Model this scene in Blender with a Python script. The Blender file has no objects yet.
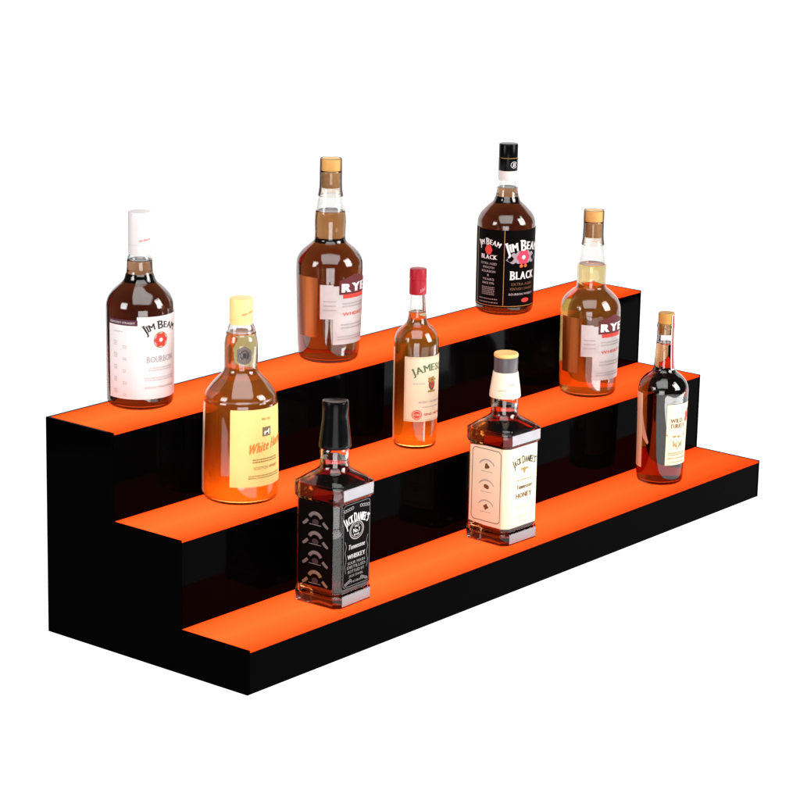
import bpy, bmesh, math, random
from mathutils import Matrix, Vector
random.seed(4)
sc = bpy.context.scene
col = sc.collection
MM = 0.001
R = math.radians

# ------------------------------------------------------------------ helpers
def link(name, verts, faces, mat=None, parent=None, smooth=False):
    me = bpy.data.meshes.new(name)
    me.from_pydata([tuple(v) for v in verts], [], faces)
    me.update()
    if mat: me.materials.append(mat)
    if smooth:
        me.polygons.foreach_set('use_smooth', [True] * len(me.polygons))
    o = bpy.data.objects.new(name, me)
    col.objects.link(o)
    if parent: o.parent = parent
    return o

def thing(name, label, cat, loc=(0, 0, 0), rz=0.0, group=None):
    o = bpy.data.objects.new(name, None)
    o.empty_display_size = .02
    col.objects.link(o)
    o.location = loc
    o.rotation_euler = (0, 0, rz)
    o['label'] = label; o['category'] = cat
    if group: o['group'] = group
    return o

def pchip(pts):
    """monotone cubic through (h, r) points -> function"""
    xs = [p[0] for p in pts]; ys = [p[1] for p in pts]; n = len(xs)
    d = [(ys[i+1]-ys[i])/(xs[i+1]-xs[i]) for i in range(n-1)]
    m = [d[0]] + [0]*(n-2) + [d[-1]]
    for i in range(1, n-1):
        if d[i-1]*d[i] > 0:
            w1 = 2*(xs[i+1]-xs[i]) + (xs[i]-xs[i-1]); w2 = (xs[i+1]-xs[i]) + 2*(xs[i]-xs[i-1])
            m[i] = (w1+w2)/(w1/d[i-1] + w2/d[i])
    def f(x):
        if x <= xs[0]: return ys[0]
        if x >= xs[-1]: return ys[-1]
        i = 0
        while x > xs[i+1]: i += 1
        h = xs[i+1]-xs[i]; t = (x-xs[i])/h
        return ((2*t**3-3*t*t+1)*ys[i] + (t**3-2*t*t+t)*h*m[i] + (-2*t**3+3*t*t)*ys[i+1] + (t**3-t*t)*h*m[i+1])
    return f

def lathe(name, prof, mat, parent, seg=96, smooth=True, closed=False):
    """prof: list of (r, z) mm; r==0 ends become poles"""
    verts, faces, rings = [], [], []
    for r, z in prof:
        if r <= 1e-6:
            verts.append((0, 0, z*MM)); rings.append([len(verts)-1])
        else:
            ring = []
            for k in range(seg):
                a = 2*math.pi*k/seg
                verts.append((r*MM*math.cos(a), r*MM*math.sin(a), z*MM)); ring.append(len(verts)-1)
            rings.append(ring)
    pairs = list(zip(rings, rings[1:]))
    if closed: pairs.append((rings[-1], rings[0]))
    for A, B in pairs:
        if len(A) == 1 and len(B) == 1: continue
        for k in range(seg):
            k2 = (k+1) % seg
            if len(A) == 1: faces.append((A[0], B[k2], B[k]))
            elif len(B) == 1: faces.append((A[k], A[k2], B[0]))
            else: faces.append((A[k], A[k2], B[k2], B[k]))
    return link(name, verts, faces, mat, parent, smooth)

def sharp(o, ang=35):
    me = o.data
    bm = bmesh.new(); bm.from_mesh(me)
    bmesh.ops.recalc_face_normals(bm, faces=bm.faces)
    for e in bm.edges:
        if len(e.link_faces) == 2 and e.calc_face_angle(0) > R(ang): e.smooth = False
    bm.to_mesh(me); bm.free()
    return o

def section(w, c, t, n=8):
    """square of half width w with cut corners of size c; t=0 chamfer, t=1 arc"""
    out = []
    for q in range(4):
        for k in range(n+1):
            s = k/n
            a = s*math.pi/2
            ax, ay = w-c + c*math.cos(a), w-c + c*math.sin(a)
            lx, ly = w - c*s, w - c + c*s
            x, y = lx+(ax-lx)*t, ly+(ay-ly)*t
            for _ in range(q): x, y = -y, x
            out.append((x, y))
        # points along the flat keep its shading flat
        for x in (w-c-.9, 0, -(w-c-.9)):
            if c > w-2: x *= .0001 if x else 1
            y = w
            for _ in range(q): x, y = -y, x
            out.append((x, y))
    return out

def loft(name, secs, mat, parent, smooth=True):
    """secs: list of (z, w, c, t) mm ; closed with end fans"""
    verts, faces, rings = [], [], []
    for z, w, c, t in secs:
        if w <= 1e-6:
            verts.append((0, 0, z*MM)); rings.append([len(verts)-1]); continue
        ring = []
        for x, y in section(w, c, t):
            verts.append((x*MM, y*MM, z*MM)); ring.append(len(verts)-1)
        rings.append(ring)
    for A, B in zip(rings, rings[1:]):
        n = max(len(A), len(B))
        for k in range(n):
            k2 = (k+1) % n
            if len(A) == 1: faces.append((A[0], B[k2], B[k]))
            elif len(B) == 1: faces.append((A[k], A[k2], B[0]))
            else: faces.append((A[k], A[k2], B[k2], B[k]))
    return link(name, verts, faces, mat, parent, smooth)

def box_mesh(x0, x1, y0, y1, z0, z1, bev=0.0):
    bm = bmesh.new()
    bmesh.ops.create_cube(bm, size=1)
    for v in bm.verts:
        v.co = Vector(((x0+x1)/2 + v.co.x*(x1-x0), (y0+y1)/2 + v.co.y*(y1-y0), (z0+z1)/2 + v.co.z*(z1-z0)))
    if bev:
        bmesh.ops.bevel(bm, geom=list(bm.edges), offset=bev, segments=2, affect='EDGES', profile=.5)
    bmesh.ops.recalc_face_normals(bm, faces=bm.faces)
    return bm

def bm_obj(name, bm, mat, parent=None):
    me = bpy.data.meshes.new(name); bm.to_mesh(me); bm.free()
    me.materials.append(mat)
    o = bpy.data.objects.new(name, me); col.objects.link(o)
    if parent: o.parent = parent
    return o

# ------------------------------------------------------------------ materials
def mat(name):
    m = bpy.data.materials.new(name); m.use_nodes = True
    nt = m.node_tree
    return m, nt, nt.nodes['Principled BSDF']

def paper(name, rgb, rough=.55, var=.06, scale=60, spec=.3, bump=.02):
    """printed paper / lacquer: slight mottling in colour and surface"""
    m, nt, p = mat(name)
    tc = nt.nodes.new('ShaderNodeTexCoord')
    n = nt.nodes.new('ShaderNodeTexNoise'); n.inputs['Scale'].default_value = scale; n.inputs['Detail'].default_value = 5
    nt.links.new(tc.outputs['Object'], n.inputs['Vector'])
    mr = nt.nodes.new('ShaderNodeMapRange'); mr.inputs['To Min'].default_value = 1-var; mr.inputs['To Max'].default_value = 1+var
    nt.links.new(n.outputs['Fac'], mr.inputs['Value'])
    mx = nt.nodes.new('ShaderNodeMix'); mx.data_type = 'RGBA'; mx.blend_type = 'MULTIPLY'; mx.inputs['Factor'].default_value = 1
    mx.inputs['A'].default_value = (*rgb, 1)
    nt.links.new(mr.outputs['Result'], mx.inputs['B'])
    nt.links.new(mx.outputs['Result'], p.inputs['Base Color'])
    p.inputs['Roughness'].default_value = rough
    p.inputs['Specular IOR Level'].default_value = spec
    if bump:
        n2 = nt.nodes.new('ShaderNodeTexNoise'); n2.inputs['Scale'].default_value = 900
        nt.links.new(tc.outputs['Object'], n2.inputs['Vector'])
        b = nt.nodes.new('ShaderNodeBump'); b.inputs['Strength'].default_value = bump*5; b.inputs['Distance'].default_value = .0004
        nt.links.new(n2.outputs['Fac'], b.inputs['Height']); nt.links.new(b.outputs['Normal'], p.inputs['Normal'])
    return m

def grey_reflection_mat():
    """mostly opaque grey sheet: a light reflection painted onto the glass"""
    m = bpy.data.materials.new('grey_reflection_sheet'); m.use_nodes = True
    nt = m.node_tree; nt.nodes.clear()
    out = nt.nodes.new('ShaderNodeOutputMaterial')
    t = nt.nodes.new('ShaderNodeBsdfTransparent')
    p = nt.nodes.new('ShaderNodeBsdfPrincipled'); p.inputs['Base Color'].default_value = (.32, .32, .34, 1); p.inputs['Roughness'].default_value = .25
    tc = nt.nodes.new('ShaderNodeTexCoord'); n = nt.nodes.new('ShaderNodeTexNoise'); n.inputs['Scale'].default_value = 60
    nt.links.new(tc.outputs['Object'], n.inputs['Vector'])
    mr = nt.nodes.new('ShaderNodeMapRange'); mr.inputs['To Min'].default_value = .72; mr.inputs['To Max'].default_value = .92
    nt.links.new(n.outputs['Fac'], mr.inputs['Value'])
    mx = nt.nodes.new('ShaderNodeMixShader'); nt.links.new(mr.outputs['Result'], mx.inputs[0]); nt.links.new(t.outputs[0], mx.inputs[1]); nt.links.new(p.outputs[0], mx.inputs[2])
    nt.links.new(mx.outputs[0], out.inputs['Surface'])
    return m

def glass_mat(name, rgb=(.985, .99, .985), ior=1.48, wave=.18, dens=50):
    m = bpy.data.materials.new(name); m.use_nodes = True
    nt = m.node_tree; nt.nodes.clear()
    out = nt.nodes.new('ShaderNodeOutputMaterial')
    g = nt.nodes.new('ShaderNodeBsdfGlass'); g.inputs['Color'].default_value = (*rgb, 1)
    g.inputs['Roughness'].default_value = .035; g.inputs['IOR'].default_value = ior
    tc = nt.nodes.new('ShaderNodeTexCoord')
    n = nt.nodes.new('ShaderNodeTexNoise'); n.inputs['Scale'].default_value = 28; n.inputs['Detail'].default_value = 1
    nt.links.new(tc.outputs['Object'], n.inputs['Vector'])
    b = nt.nodes.new('ShaderNodeBump'); b.inputs['Strength'].default_value = wave; b.inputs['Distance'].default_value = .001
    nt.links.new(n.outputs['Fac'], b.inputs['Height'])
    if wave: nt.links.new(b.outputs['Normal'], g.inputs['Normal'])
    nt.links.new(g.outputs[0], out.inputs['Surface'])
    v = nt.nodes.new('ShaderNodeVolumeAbsorption'); v.inputs['Color'].default_value = (.22, .15, .13, 1); v.inputs['Density'].default_value = dens
    nt.links.new(v.outputs[0], out.inputs['Volume'])
    return m

def liquid_mat(name, T, d=.09, cloud=0.0, tint=(1, .75, .45)):
    """T: transmittance of d metres of the spirit; cloud: a little scattering that lets it glow where light enters"""
    sig = [-math.log(max(t, 1e-4))/d for t in T]
    dens = max(sig)*1.02
    m = bpy.data.materials.new(name); m.use_nodes = True
    nt = m.node_tree; nt.nodes.clear()
    out = nt.nodes.new('ShaderNodeOutputMaterial')
    g = nt.nodes.new('ShaderNodeBsdfGlass'); g.inputs['Roughness'].default_value = 0; g.inputs['IOR'].default_value = 1.36
    g.inputs['Color'].default_value = (1, 1, 1, 1)
    v = nt.nodes.new('ShaderNodeVolumeAbsorption')
    v.inputs['Color'].default_value = (*[1-s/dens for s in sig], 1); v.inputs['Density'].default_value = dens
    last = v.outputs[0]
    if cloud:
        c = nt.nodes.new('ShaderNodeVolumeScatter'); c.inputs['Color'].default_value = (*tint, 1); c.inputs['Density'].default_value = cloud; c.inputs['Anisotropy'].default_value = 0
        a = nt.nodes.new('ShaderNodeAddShader'); nt.links.new(last, a.inputs[0]); nt.links.new(c.outputs[0], a.inputs[1]); last = a.outputs[0]
    nt.links.new(g.outputs[0], out.inputs['Surface']); nt.links.new(last, out.inputs['Volume'])
    return m

def capsule_mat():
    """thin brown shrink film: clear face on, dark where one looks along it"""
    m = bpy.data.materials.new('clear_capsule_film'); m.use_nodes = True
    nt = m.node_tree; nt.nodes.clear()
    out = nt.nodes.new('ShaderNodeOutputMaterial')
    t = nt.nodes.new('ShaderNodeBsdfTransparent'); t.inputs[0].default_value = (.97, .93, .90, 1)
    p = nt.nodes.new('ShaderNodeBsdfPrincipled'); p.inputs['Base Color'].default_value = (.035, .015, .012, 1); p.inputs['Roughness'].default_value = .2
    lw = nt.nodes.new('ShaderNodeLayerWeight'); lw.inputs['Blend'].default_value = .5
    cr = nt.nodes.new('ShaderNodeValToRGB'); e = cr.color_ramp.elements
    e[0].position = .36; e[0].color = (0, 0, 0, 1); e[1].position = .66; e[1].color = (.9, .9, .9, 1)
    nt.links.new(lw.outputs['Facing'], cr.inputs[0])
    mx = nt.nodes.new('ShaderNodeMixShader'); nt.links.new(cr.outputs[0], mx.inputs[0]); nt.links.new(t.outputs[0], mx.inputs[1]); nt.links.new(p.outputs[0], mx.inputs[2])
    nt.links.new(mx.outputs[0], out.inputs['Surface'])
    return m

def sheer(name, rgb):
    """thin back label: half of the light passes through the paper"""
    m = bpy.data.materials.new(name); m.use_nodes = True
    nt = m.node_tree; nt.nodes.clear()
    out = nt.nodes.new('ShaderNodeOutputMaterial')
    tc = nt.nodes.new('ShaderNodeTexCoord'); n = nt.nodes.new('ShaderNodeTexNoise'); n.inputs['Scale'].default_value = 70
    nt.links.new(tc.outputs['Object'], n.inputs['Vector'])
    cr = nt.nodes.new('ShaderNodeValToRGB'); e = cr.color_ramp.elements
    e[0].color = (*[c*.85 for c in rgb], 1); e[1].color = (*[min(1, c*1.1) for c in rgb], 1)
    nt.links.new(n.outputs['Fac'], cr.inputs[0])
    d = nt.nodes.new('ShaderNodeBsdfDiffuse'); t = nt.nodes.new('ShaderNodeBsdfTranslucent')
    nt.links.new(cr.outputs[0], d.inputs[0]); nt.links.new(cr.outputs[0], t.inputs[0])
    mx = nt.nodes.new('ShaderNodeMixShader'); mx.inputs[0].default_value = .5
    nt.links.new(d.outputs[0], mx.inputs[1]); nt.links.new(t.outputs[0], mx.inputs[2]); nt.links.new(mx.outputs[0], out.inputs['Surface'])
    return m

def plastic(name, rgb, rough=.35, spec=.5):
    return paper(name, rgb, rough, .04, 90, spec, .004)

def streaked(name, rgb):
    """vertical amber bands, painted like a lit back label seen through the liquid"""
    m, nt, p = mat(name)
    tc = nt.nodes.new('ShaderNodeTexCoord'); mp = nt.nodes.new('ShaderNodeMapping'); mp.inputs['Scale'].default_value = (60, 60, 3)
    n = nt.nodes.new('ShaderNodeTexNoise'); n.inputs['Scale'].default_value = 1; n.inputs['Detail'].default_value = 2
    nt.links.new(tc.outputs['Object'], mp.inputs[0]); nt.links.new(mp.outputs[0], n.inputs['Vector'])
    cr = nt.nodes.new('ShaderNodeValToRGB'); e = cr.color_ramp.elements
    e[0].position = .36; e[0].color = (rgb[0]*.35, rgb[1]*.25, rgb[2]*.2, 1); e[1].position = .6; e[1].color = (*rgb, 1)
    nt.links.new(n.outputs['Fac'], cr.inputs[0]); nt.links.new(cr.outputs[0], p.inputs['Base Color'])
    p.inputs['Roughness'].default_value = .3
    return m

def acrylic_mat(name, spec):
    m, nt, p = mat(name)
    tc = nt.nodes.new('ShaderNodeTexCoord')
    n = nt.nodes.new('ShaderNodeTexNoise'); n.inputs['Scale'].default_value = 14; n.inputs['Detail'].default_value = 6
    nt.links.new(tc.outputs['Object'], n.inputs['Vector'])
    mr = nt.nodes.new('ShaderNodeMapRange'); mr.inputs['To Min'].default_value = .03; mr.inputs['To Max'].default_value = .09
    nt.links.new(n.outputs['Fac'], mr.inputs['Value']); nt.links.new(mr.outputs['Result'], p.inputs['Roughness'])
    p.inputs['Base Color'].default_value = (.0006, .0005, .0006, 1)
    p.inputs['Specular IOR Level'].default_value = spec
    return m

def lit_mat():
    """orange lit acrylic: glow strongest along the middle of the tread, a little uneven along the strip of LEDs"""
    m, nt, p = mat('lit_orange_acrylic')
    tc = nt.nodes.new('ShaderNodeTexCoord')
    sep = nt.nodes.new('ShaderNodeSeparateXYZ'); nt.links.new(tc.outputs['Generated'], sep.inputs[0])
    ry = nt.nodes.new('ShaderNodeValToRGB')
    e = ry.color_ramp.elements
    e[0].position = 0; e[0].color = (1.860, 0.105, 0.010, 1)
    e[1].position = 1; e[1].color = (2.016, 0.120, 0.012, 1)
    a = e.new(.18); a.color = (2.200, 0.165, 0.022, 1)
    a = e.new(.5); a.color = (2.200, 0.215, 0.038, 1)
    a = e.new(.82); a.color = (2.200, 0.170, 0.024, 1)
    nt.links.new(sep.outputs['Y'], ry.inputs['Fac'])
    rx = nt.nodes.new('ShaderNodeValToRGB')
    e = rx.color_ramp.elements
    e[0].position = 0; e[0].color = (.97, .95, .9, 1)
    e[1].position = 1; e[1].color = (.93, .62, .5, 1)
    a = e.new(.12); a.color = (1, 1.0, 1.0, 1)
    a = e.new(.6); a.color = (.99, .9, .85, 1)
    nt.links.new(sep.outputs['X'], rx.inputs['Fac'])
    n = nt.nodes.new('ShaderNodeTexNoise'); n.inputs['Scale'].default_value = 5; n.inputs['Detail'].default_value = 3
    nt.links.new(tc.outputs['Object'], n.inputs['Vector'])
    mr = nt.nodes.new('ShaderNodeMapRange'); mr.inputs['To Min'].default_value = .86; mr.inputs['To Max'].default_value = 1.10
    nt.links.new(n.outputs['Fac'], mr.inputs['Value'])
    mx = nt.nodes.new('ShaderNodeMix'); mx.data_type = 'RGBA'; mx.blend_type = 'MULTIPLY'; mx.inputs['Factor'].default_value = 1
    nt.links.new(ry.outputs[0], mx.inputs['A']); nt.links.new(rx.outputs[0], mx.inputs['B'])
    mx2 = nt.nodes.new('ShaderNodeMix'); mx2.data_type = 'RGBA'; mx2.blend_type = 'MULTIPLY'; mx2.inputs['Factor'].default_value = 1
    nt.links.new(mx.outputs['Result'], mx2.inputs['A']); nt.links.new(mr.outputs['Result'], mx2.inputs['B'])
    nt.links.new(mx2.outputs['Result'], p.inputs['Emission Color']); p.inputs['Emission Strength'].default_value = .95
    p.inputs['Base Color'].default_value = (.10, .008, .002, 1)
    p.inputs['Roughness'].default_value = .3; p.inputs['Specular IOR Level'].default_value = 0
    return m

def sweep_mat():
    m, nt, p = mat('glowing_white_sweep')
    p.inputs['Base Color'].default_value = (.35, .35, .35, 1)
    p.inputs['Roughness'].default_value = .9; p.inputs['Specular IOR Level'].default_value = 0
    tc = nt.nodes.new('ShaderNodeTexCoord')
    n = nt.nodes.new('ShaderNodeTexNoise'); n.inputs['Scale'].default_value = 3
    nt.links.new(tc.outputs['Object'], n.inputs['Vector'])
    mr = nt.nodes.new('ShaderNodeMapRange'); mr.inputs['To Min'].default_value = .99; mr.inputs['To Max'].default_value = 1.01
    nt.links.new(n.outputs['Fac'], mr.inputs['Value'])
    p.inputs['Emission Color'].default_value = (1, 1, 1, 1)  # white light put into the paper as its own glow
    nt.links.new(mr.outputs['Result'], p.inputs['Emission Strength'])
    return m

ACR, ACRF, ACRS = acrylic_mat('black_acrylic', .010), acrylic_mat('black_acrylic_front', .008), acrylic_mat('black_acrylic_side', .003)
LIT, SWEEP = lit_mat(), sweep_mat()
GLASS = glass_mat('clear_glass'); THICK = glass_mat('thick_clear_glass', wave=0, dens=22)
CAPSULE = capsule_mat(); GREYREFL = grey_reflection_mat()
DARKBOURBON = liquid_mat('dark_bourbon', (.055, .007, .001))
DEEPAMBER = liquid_mat('deep_amber_rye', (.13, .02, .002))
ORANGE = liquid_mat('orange_amber_whisky', (1, .31, .03), .09, 28, (1, .42, .07))
AMBER = liquid_mat('bright_amber_whiskey', (1, .38, .04), .066, 28, (1, .47, .07))
GOLD = liquid_mat('pale_gold_rye', (.97, .46, .06), .09, 10, (1, .54, .14))
TENN = liquid_mat('brown_whiskey', (.14, .02, .002), .07)
HONEYL = liquid_mat('honey_whiskey', (.22, .05, .006), .07)
MAHOG = liquid_mat('mahogany_bourbon', (.15, .015, .001), .078)

WHITE = paper('white_label_paper', (.70, .685, .68))
CREAM = paper('cream_label_paper', (.83, .70, .50))
IVORY = paper('ivory_label_paper', (.76, .65, .45))
YELLOW = paper('yellow_label_paper', (.86, .64, .22))
BLACKP = paper('black_label_paper', (.0022, .0016, .0018), .5, .1, 60, .02)
GREYW = paper('grey_white_label_paper', (.50, .485, .475), .6, .32, 28)
MAROON = paper('maroon_ink', (.10, .012, .014))
RED = paper('red_ink', (.62, .045, .03))
PINK = paper('crimson_ink', (.50, .035, .08))
REDOR = paper('orange_red_ink', (.78, .12, .02))
INK = paper('dark_ink', (.03, .022, .02))
BROWNINK = paper('brown_ink', (.16, .075, .03))
GREYINK = paper('grey_ink', (.38, .34, .34))
PALEINK = paper('pale_grey_ink', (.52, .46, .46))
GREEN = paper('green_ink', (.10, .17, .075))
GOLDI = paper('gold_ink', (.36, .20, .04), .45)
SILVERI = paper('white_ink', (.72, .70, .70))
DIMSILVER = paper('dim_silver_ink', (.22, .2, .2))
COPPERI = paper('dim_copper_ink', (.13, .10, .095))
PURPLE = paper('dark_purple_ink', (.07, .015, .03))

WCAP = plastic('white_cap_plastic', (.63, .585, .58), .4)
YCAP = plastic('yellow_cap_foil', (.84, .62, .24), .38)
BCAP = plastic('black_cap_plastic', (.002, .002, .0022), .2, .12)
RCAP = plastic('red_cap_foil', (.34, .006, .018), .4, .3)
CREAMCAP = plastic('cream_capsule', (.84, .73, .55), .45)
GREYBAND = plastic('dark_grey_band', (.075, .065, .075), .35)
WOOD = paper('pale_wood_stopper', (.84, .50, .17), .5, .15, 70)
CORK = paper('brown_cork', (.70, .42, .20), .7, .3, 160)
DARKWOOD = paper('orange_cork', (.50, .24, .05), .55, .35, 110)

# ------------------------------------------------------------------ label surfaces
class Cyl:
    """round bottle; a0 = azimuth of the label centre, u along the surface (mm, viewer's right positive), v height mm"""
    def __init__(s, a0, rf): s.a0, s.rf = a0, rf; s.rref = None
    def P(s, u, v, off):
        r = s.rf(v); a = s.a0 + u/s.rref
        return ((r+off)*MM*math.cos(a), (r+off)*MM*math.sin(a), v*MM)
class Flat:
    def __init__(s, az, dist): s.az, s.d = az, dist
    def P(s, u, v, off):
        c, n = math.cos(s.az), math.sin(s.az)
        d = s.d+off; u = u*1.05
        return ((d*c - u*n)*MM, (d*n + u*c)*MM, v*MM)

class Art:
    """collects flat printed shapes of one ink on a surface"""
    def __init__(s, surf, off): s.S, s.off, s.v, s.f, s.m = surf, off, [], [], []
    def mark(s): s.m.append((len(s.v), len(s.f)))
    def add(s, vs, fs):
        b = len(s.v); s.v += [s.S.P(u, v, s.off) for u, v in vs]; s.f += [tuple(i+b for i in f) for f in fs]
        return s
    def rect(s, u0, u1, v0, v1, n=None, m=None, warp=None):
        s.mark()
        n = n or max(1, int(abs(u1-u0)/1.6)); m = m or max(1, int(abs(v1-v0)/4))
        vs = [(u0+(u1-u0)*i/n, v0+(v1-v0)*j/m) for j in range(m+1) for i in range(n+1)]
        if warp: vs = [warp(*p) for p in vs]
        return s.add(vs, [(j*(n+1)+i, j*(n+1)+i+1, (j+1)*(n+1)+i+1, (j+1)*(n+1)+i) for j in range(m) for i in range(n)])
    def rrect(s, u0, u1, v0, v1, c, m=None):
        """rectangle with cut corners, swept in columns"""
        s.mark()
        n = max(8, int((u1-u0)/1.2)); vs, fs = [], []
        for i in range(n+1):
            u = u0+(u1-u0)*i/n; e = min(u-u0, u1-u)
            k = 0 if e >= c else c-math.sqrt(max(0, c*c-(c-e)**2))
            vs += [(u, v0+k), (u, (v0+v1)/2), (u, v1-k)]
        for i in range(n):
            a = 3*i; fs += [(a, a+3, a+4, a+1), (a+1, a+4, a+5, a+2)]
        return s.add(vs, fs)
    def ring(s, cu, cv, ru, rv, inner=0.0, n=36, wob=None):
        s.mark()
        rings = 4; vs, fs = [], []
        for j in range(rings+1):
            q = inner+(1-inner)*j/rings
            for k in range(n):
                a = 2*math.pi*k/n; w = wob(a) if wob and q > .5 else 1
                vs.append((cu+ru*q*w*math.cos(a), cv+rv*q*w*math.sin(a)))
        for j in range(rings):
            for k in range(n):
                k2 = (k+1) % n; fs.append((j*n+k, (j+1)*n+k, (j+1)*n+k2, j*n+k2))
        return s.add(vs, fs)
    def band(s, pts, w):
        s.mark()
        vs, fs = [], []
        for i, (x, y) in enumerate(pts):
            a = pts[max(0, i-1)]; b = pts[min(len(pts)-1, i+1)]
            dx, dy = b[0]-a[0], b[1]-a[1]; L = math.hypot(dx, dy) or 1
            ww = w[i] if isinstance(w, (list, tuple)) else w
            nx, ny = -dy/L*ww/2, dx/L*ww/2
            vs += [(x+nx, y+ny), (x-nx, y-ny)]
        for i in range(len(pts)-1): fs.append((2*i, 2*i+1, 2*i+3, 2*i+2))
        return s.add(vs, fs)
    def arc(s, cu, cv, ru, rv, a0, a1, w, n=20):
        return s.band([(cu+ru*math.cos(R(a0+(a1-a0)*i/n)), cv+rv*math.sin(R(a0+(a1-a0)*i/n))) for i in range(n+1)], w)
    def frame(s, u0, u1, v0, v1, w, c=3):
        pts = [(u0+c, v0), (u1-c, v0), (u1, v0+c), (u1, v1-c), (u1-c, v1), (u0+c, v1), (u0, v1-c), (u0, v0+c), (u0+c, v0)]
        fine = []
        for (x0, y0), (x1, y1) in zip(pts, pts[1:]):
            k = max(1, int(math.hypot(x1-x0, y1-y0)/3)); fine += [(x0+(x1-x0)*i/k, y0+(y1-y0)*i/k) for i in range(k)]
        return s.band(fine+[pts[0]], w)
    def poly(s, pts):
        s.mark()
        c = (sum(p[0] for p in pts)/len(pts), sum(p[1] for p in pts)/len(pts))
        n = len(pts)
        return s.add([c]+list(pts), [(0, i+1, (i+1) % n+1) for i in range(n)])
    def text(s, st, cu, cv, width, height, arc=None, slant=0, shear=0, bold=.03, grow=0, serif=False, big=(), bigk=1.35):
        """arc: radius mm of the baseline circle (positive = arched up); slant: rise per mm; shear: italic lean;
        grow: taller ends; big: indices of letters set larger; bold: stem thickening in cap heights"""
        s.mark()
        x = 0; lay = []
        for i, ch in enumerate(st):
            if ch == ' ': x += .42; continue
            vs, fs = glyph(ch); k = bigk if i in big else 1
            a = min(v[0] for v in vs); b = max(v[0] for v in vs)
            lay.append((ch, x, a, b, k, vs, fs)); x += (b-a)*k+.12+bold*.9
        tot = x-.12-bold*.9
        def put(pts, fs, lift):
            out = []
            for X0, Y0 in pts:
                X = (X0/tot-.5)*width; Y = Y0*height
                if grow: Y *= 1+grow*(abs(X)/(width/2))**2
                X += shear*Y
                if arc:
                    t = X/arc; px, py = (arc+Y)*math.sin(t), (arc+Y)*math.cos(t)-arc
                else: px, py = X, Y+slant*X
                out.append((cu+px, cv+py))
            o = s.off; s.off += lift; s.add(out, fs); s.off = o
        for ch, x, a, b, k, vs, fs in lay:
            dy = -.12*(k-1)/.35 if k > 1 else 0
            base = [(x+(v[0]-a)*k, v[1]*k+dy) for v in vs]
            put(base, fs, 0)
            if bold > .02:
                put([(p[0]-bold/2, p[1]) for p in base], fs, .03); put([(p[0]+bold/2, p[1]) for p in base], fs, .06)
            if serif and ch in SERIF:
                for q, e in SERIF[ch]:
                    xx = x+q*(b-a)*k; h = .075; w = .17
                    y0 = (0 if e == 'b' else 1-h)*k+dy; y1 = (h if e == 'b' else 1)*k+dy
                    put([(xx-w*k, y0), (xx+w*k, y0), (xx+w*k, y1), (xx-w*k, y1)], [(0, 1, 2, 3)], .09)
        return s
    def scribble(s, cu, cv, width, height, n=1, gap=1.0):
        """rows of fine print too small to read: short word dashes"""
        s.mark()
        for k in range(n):
            y = cv-k*(height+gap); x = cu-width/2; e = cu+width/2
            while x < e-.6:
                L = random.uniform(1.0, 3.4); s.rect(x, min(e, x+L), y-height/2, y+height/2); s.m.pop(); x += L+random.uniform(.5, .9)
        return s
    def build(s, name, m, parent):
        """lines of lettering and single emblems become sub-parts of their own"""
        cuts = []
        if name in ('lettering', 'emblem'):
            for q in s.m:
                if q not in cuts and q[1] < len(s.f): cuts.append(q)
        cuts = (cuts or [(0, 0)]) + [(len(s.v), len(s.f))]
        first = None
        for (v0, f0), (v1, f1) in zip(cuts, cuts[1:]):
            o = link(name, s.v[v0:v1], [tuple(k-v0 for k in f) for f in s.f[f0:f1]], m, parent, isinstance(s.S, Cyl))
            first = first or o
        return first

SERIF = {'I': ((.5, 'b'), (.5, 't')), 'J': ((.8, 't'),), 'M': ((.06, 'b'), (.94, 'b'), (.06, 't'), (.94, 't')), 'N': ((.06, 'b'), (.06, 't'), (.94, 't')),
         'B': ((.08, 'b'), (.08, 't')), 'E': ((.08, 'b'), (.08, 't')), 'A': ((.04, 'b'), (.96, 'b')), 'R': ((.08, 'b'), (.08, 't'), (.95, 'b')),
         'K': ((.08, 'b'), (.08, 't'), (.92, 't'), (.95, 'b')), 'L': ((.08, 'b'), (.08, 't')), 'D': ((.08, 'b'), (.08, 't')), 'U': ((.06, 't'), (.94, 't')),
         'H': ((.06, 'b'), (.94, 'b'), (.06, 't'), (.94, 't')), 'Y': ((.04, 't'), (.96, 't'), (.5, 'b')), 'T': ((.5, 'b'),), 'W': ((.03, 't'), (.97, 't'))}
_gl = {}
def glyph(ch):
    """one character as flat faces; heights in cap heights"""
    if ch in _gl: return _gl[ch]
    cu = bpy.data.curves.new('lettering', 'FONT'); cu.body = ch; cu.size = 1; cu.resolution_u = 3
    o = bpy.data.objects.new('lettering', cu); col.objects.link(o)
    dg = bpy.context.evaluated_depsgraph_get(); dg.update()
    me = o.evaluated_get(dg).to_mesh()
    cap = .70
    vs = [(v.co.x/cap, v.co.y/cap) for v in me.vertices]; ff = []
    for p in me.polygons:
        f = tuple(p.vertices)
        a = sum(vs[f[i]][0]*vs[f[(i+1) % len(f)]][1]-vs[f[(i+1) % len(f)]][0]*vs[f[i]][1] for i in range(len(f)))
        ff.append(f if a > 0 else tuple(reversed(f)))
    o.to_mesh_clear()
    bpy.data.objects.remove(o); bpy.data.curves.remove(cu)
    _gl[ch] = (vs, ff)
    return _gl[ch]

def rose(S, off, cu, cv, r, parent, petal, core):
    Art(S, off).ring(cu, cv, r, r, .26, 48, lambda a: 1+.09*math.cos(6*a)).build('emblem', petal, parent)
    Art(S, off+.12).ring(cu, cv, r*.3, r*.3, 0, 20).build('emblem_centre', core, parent)

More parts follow.
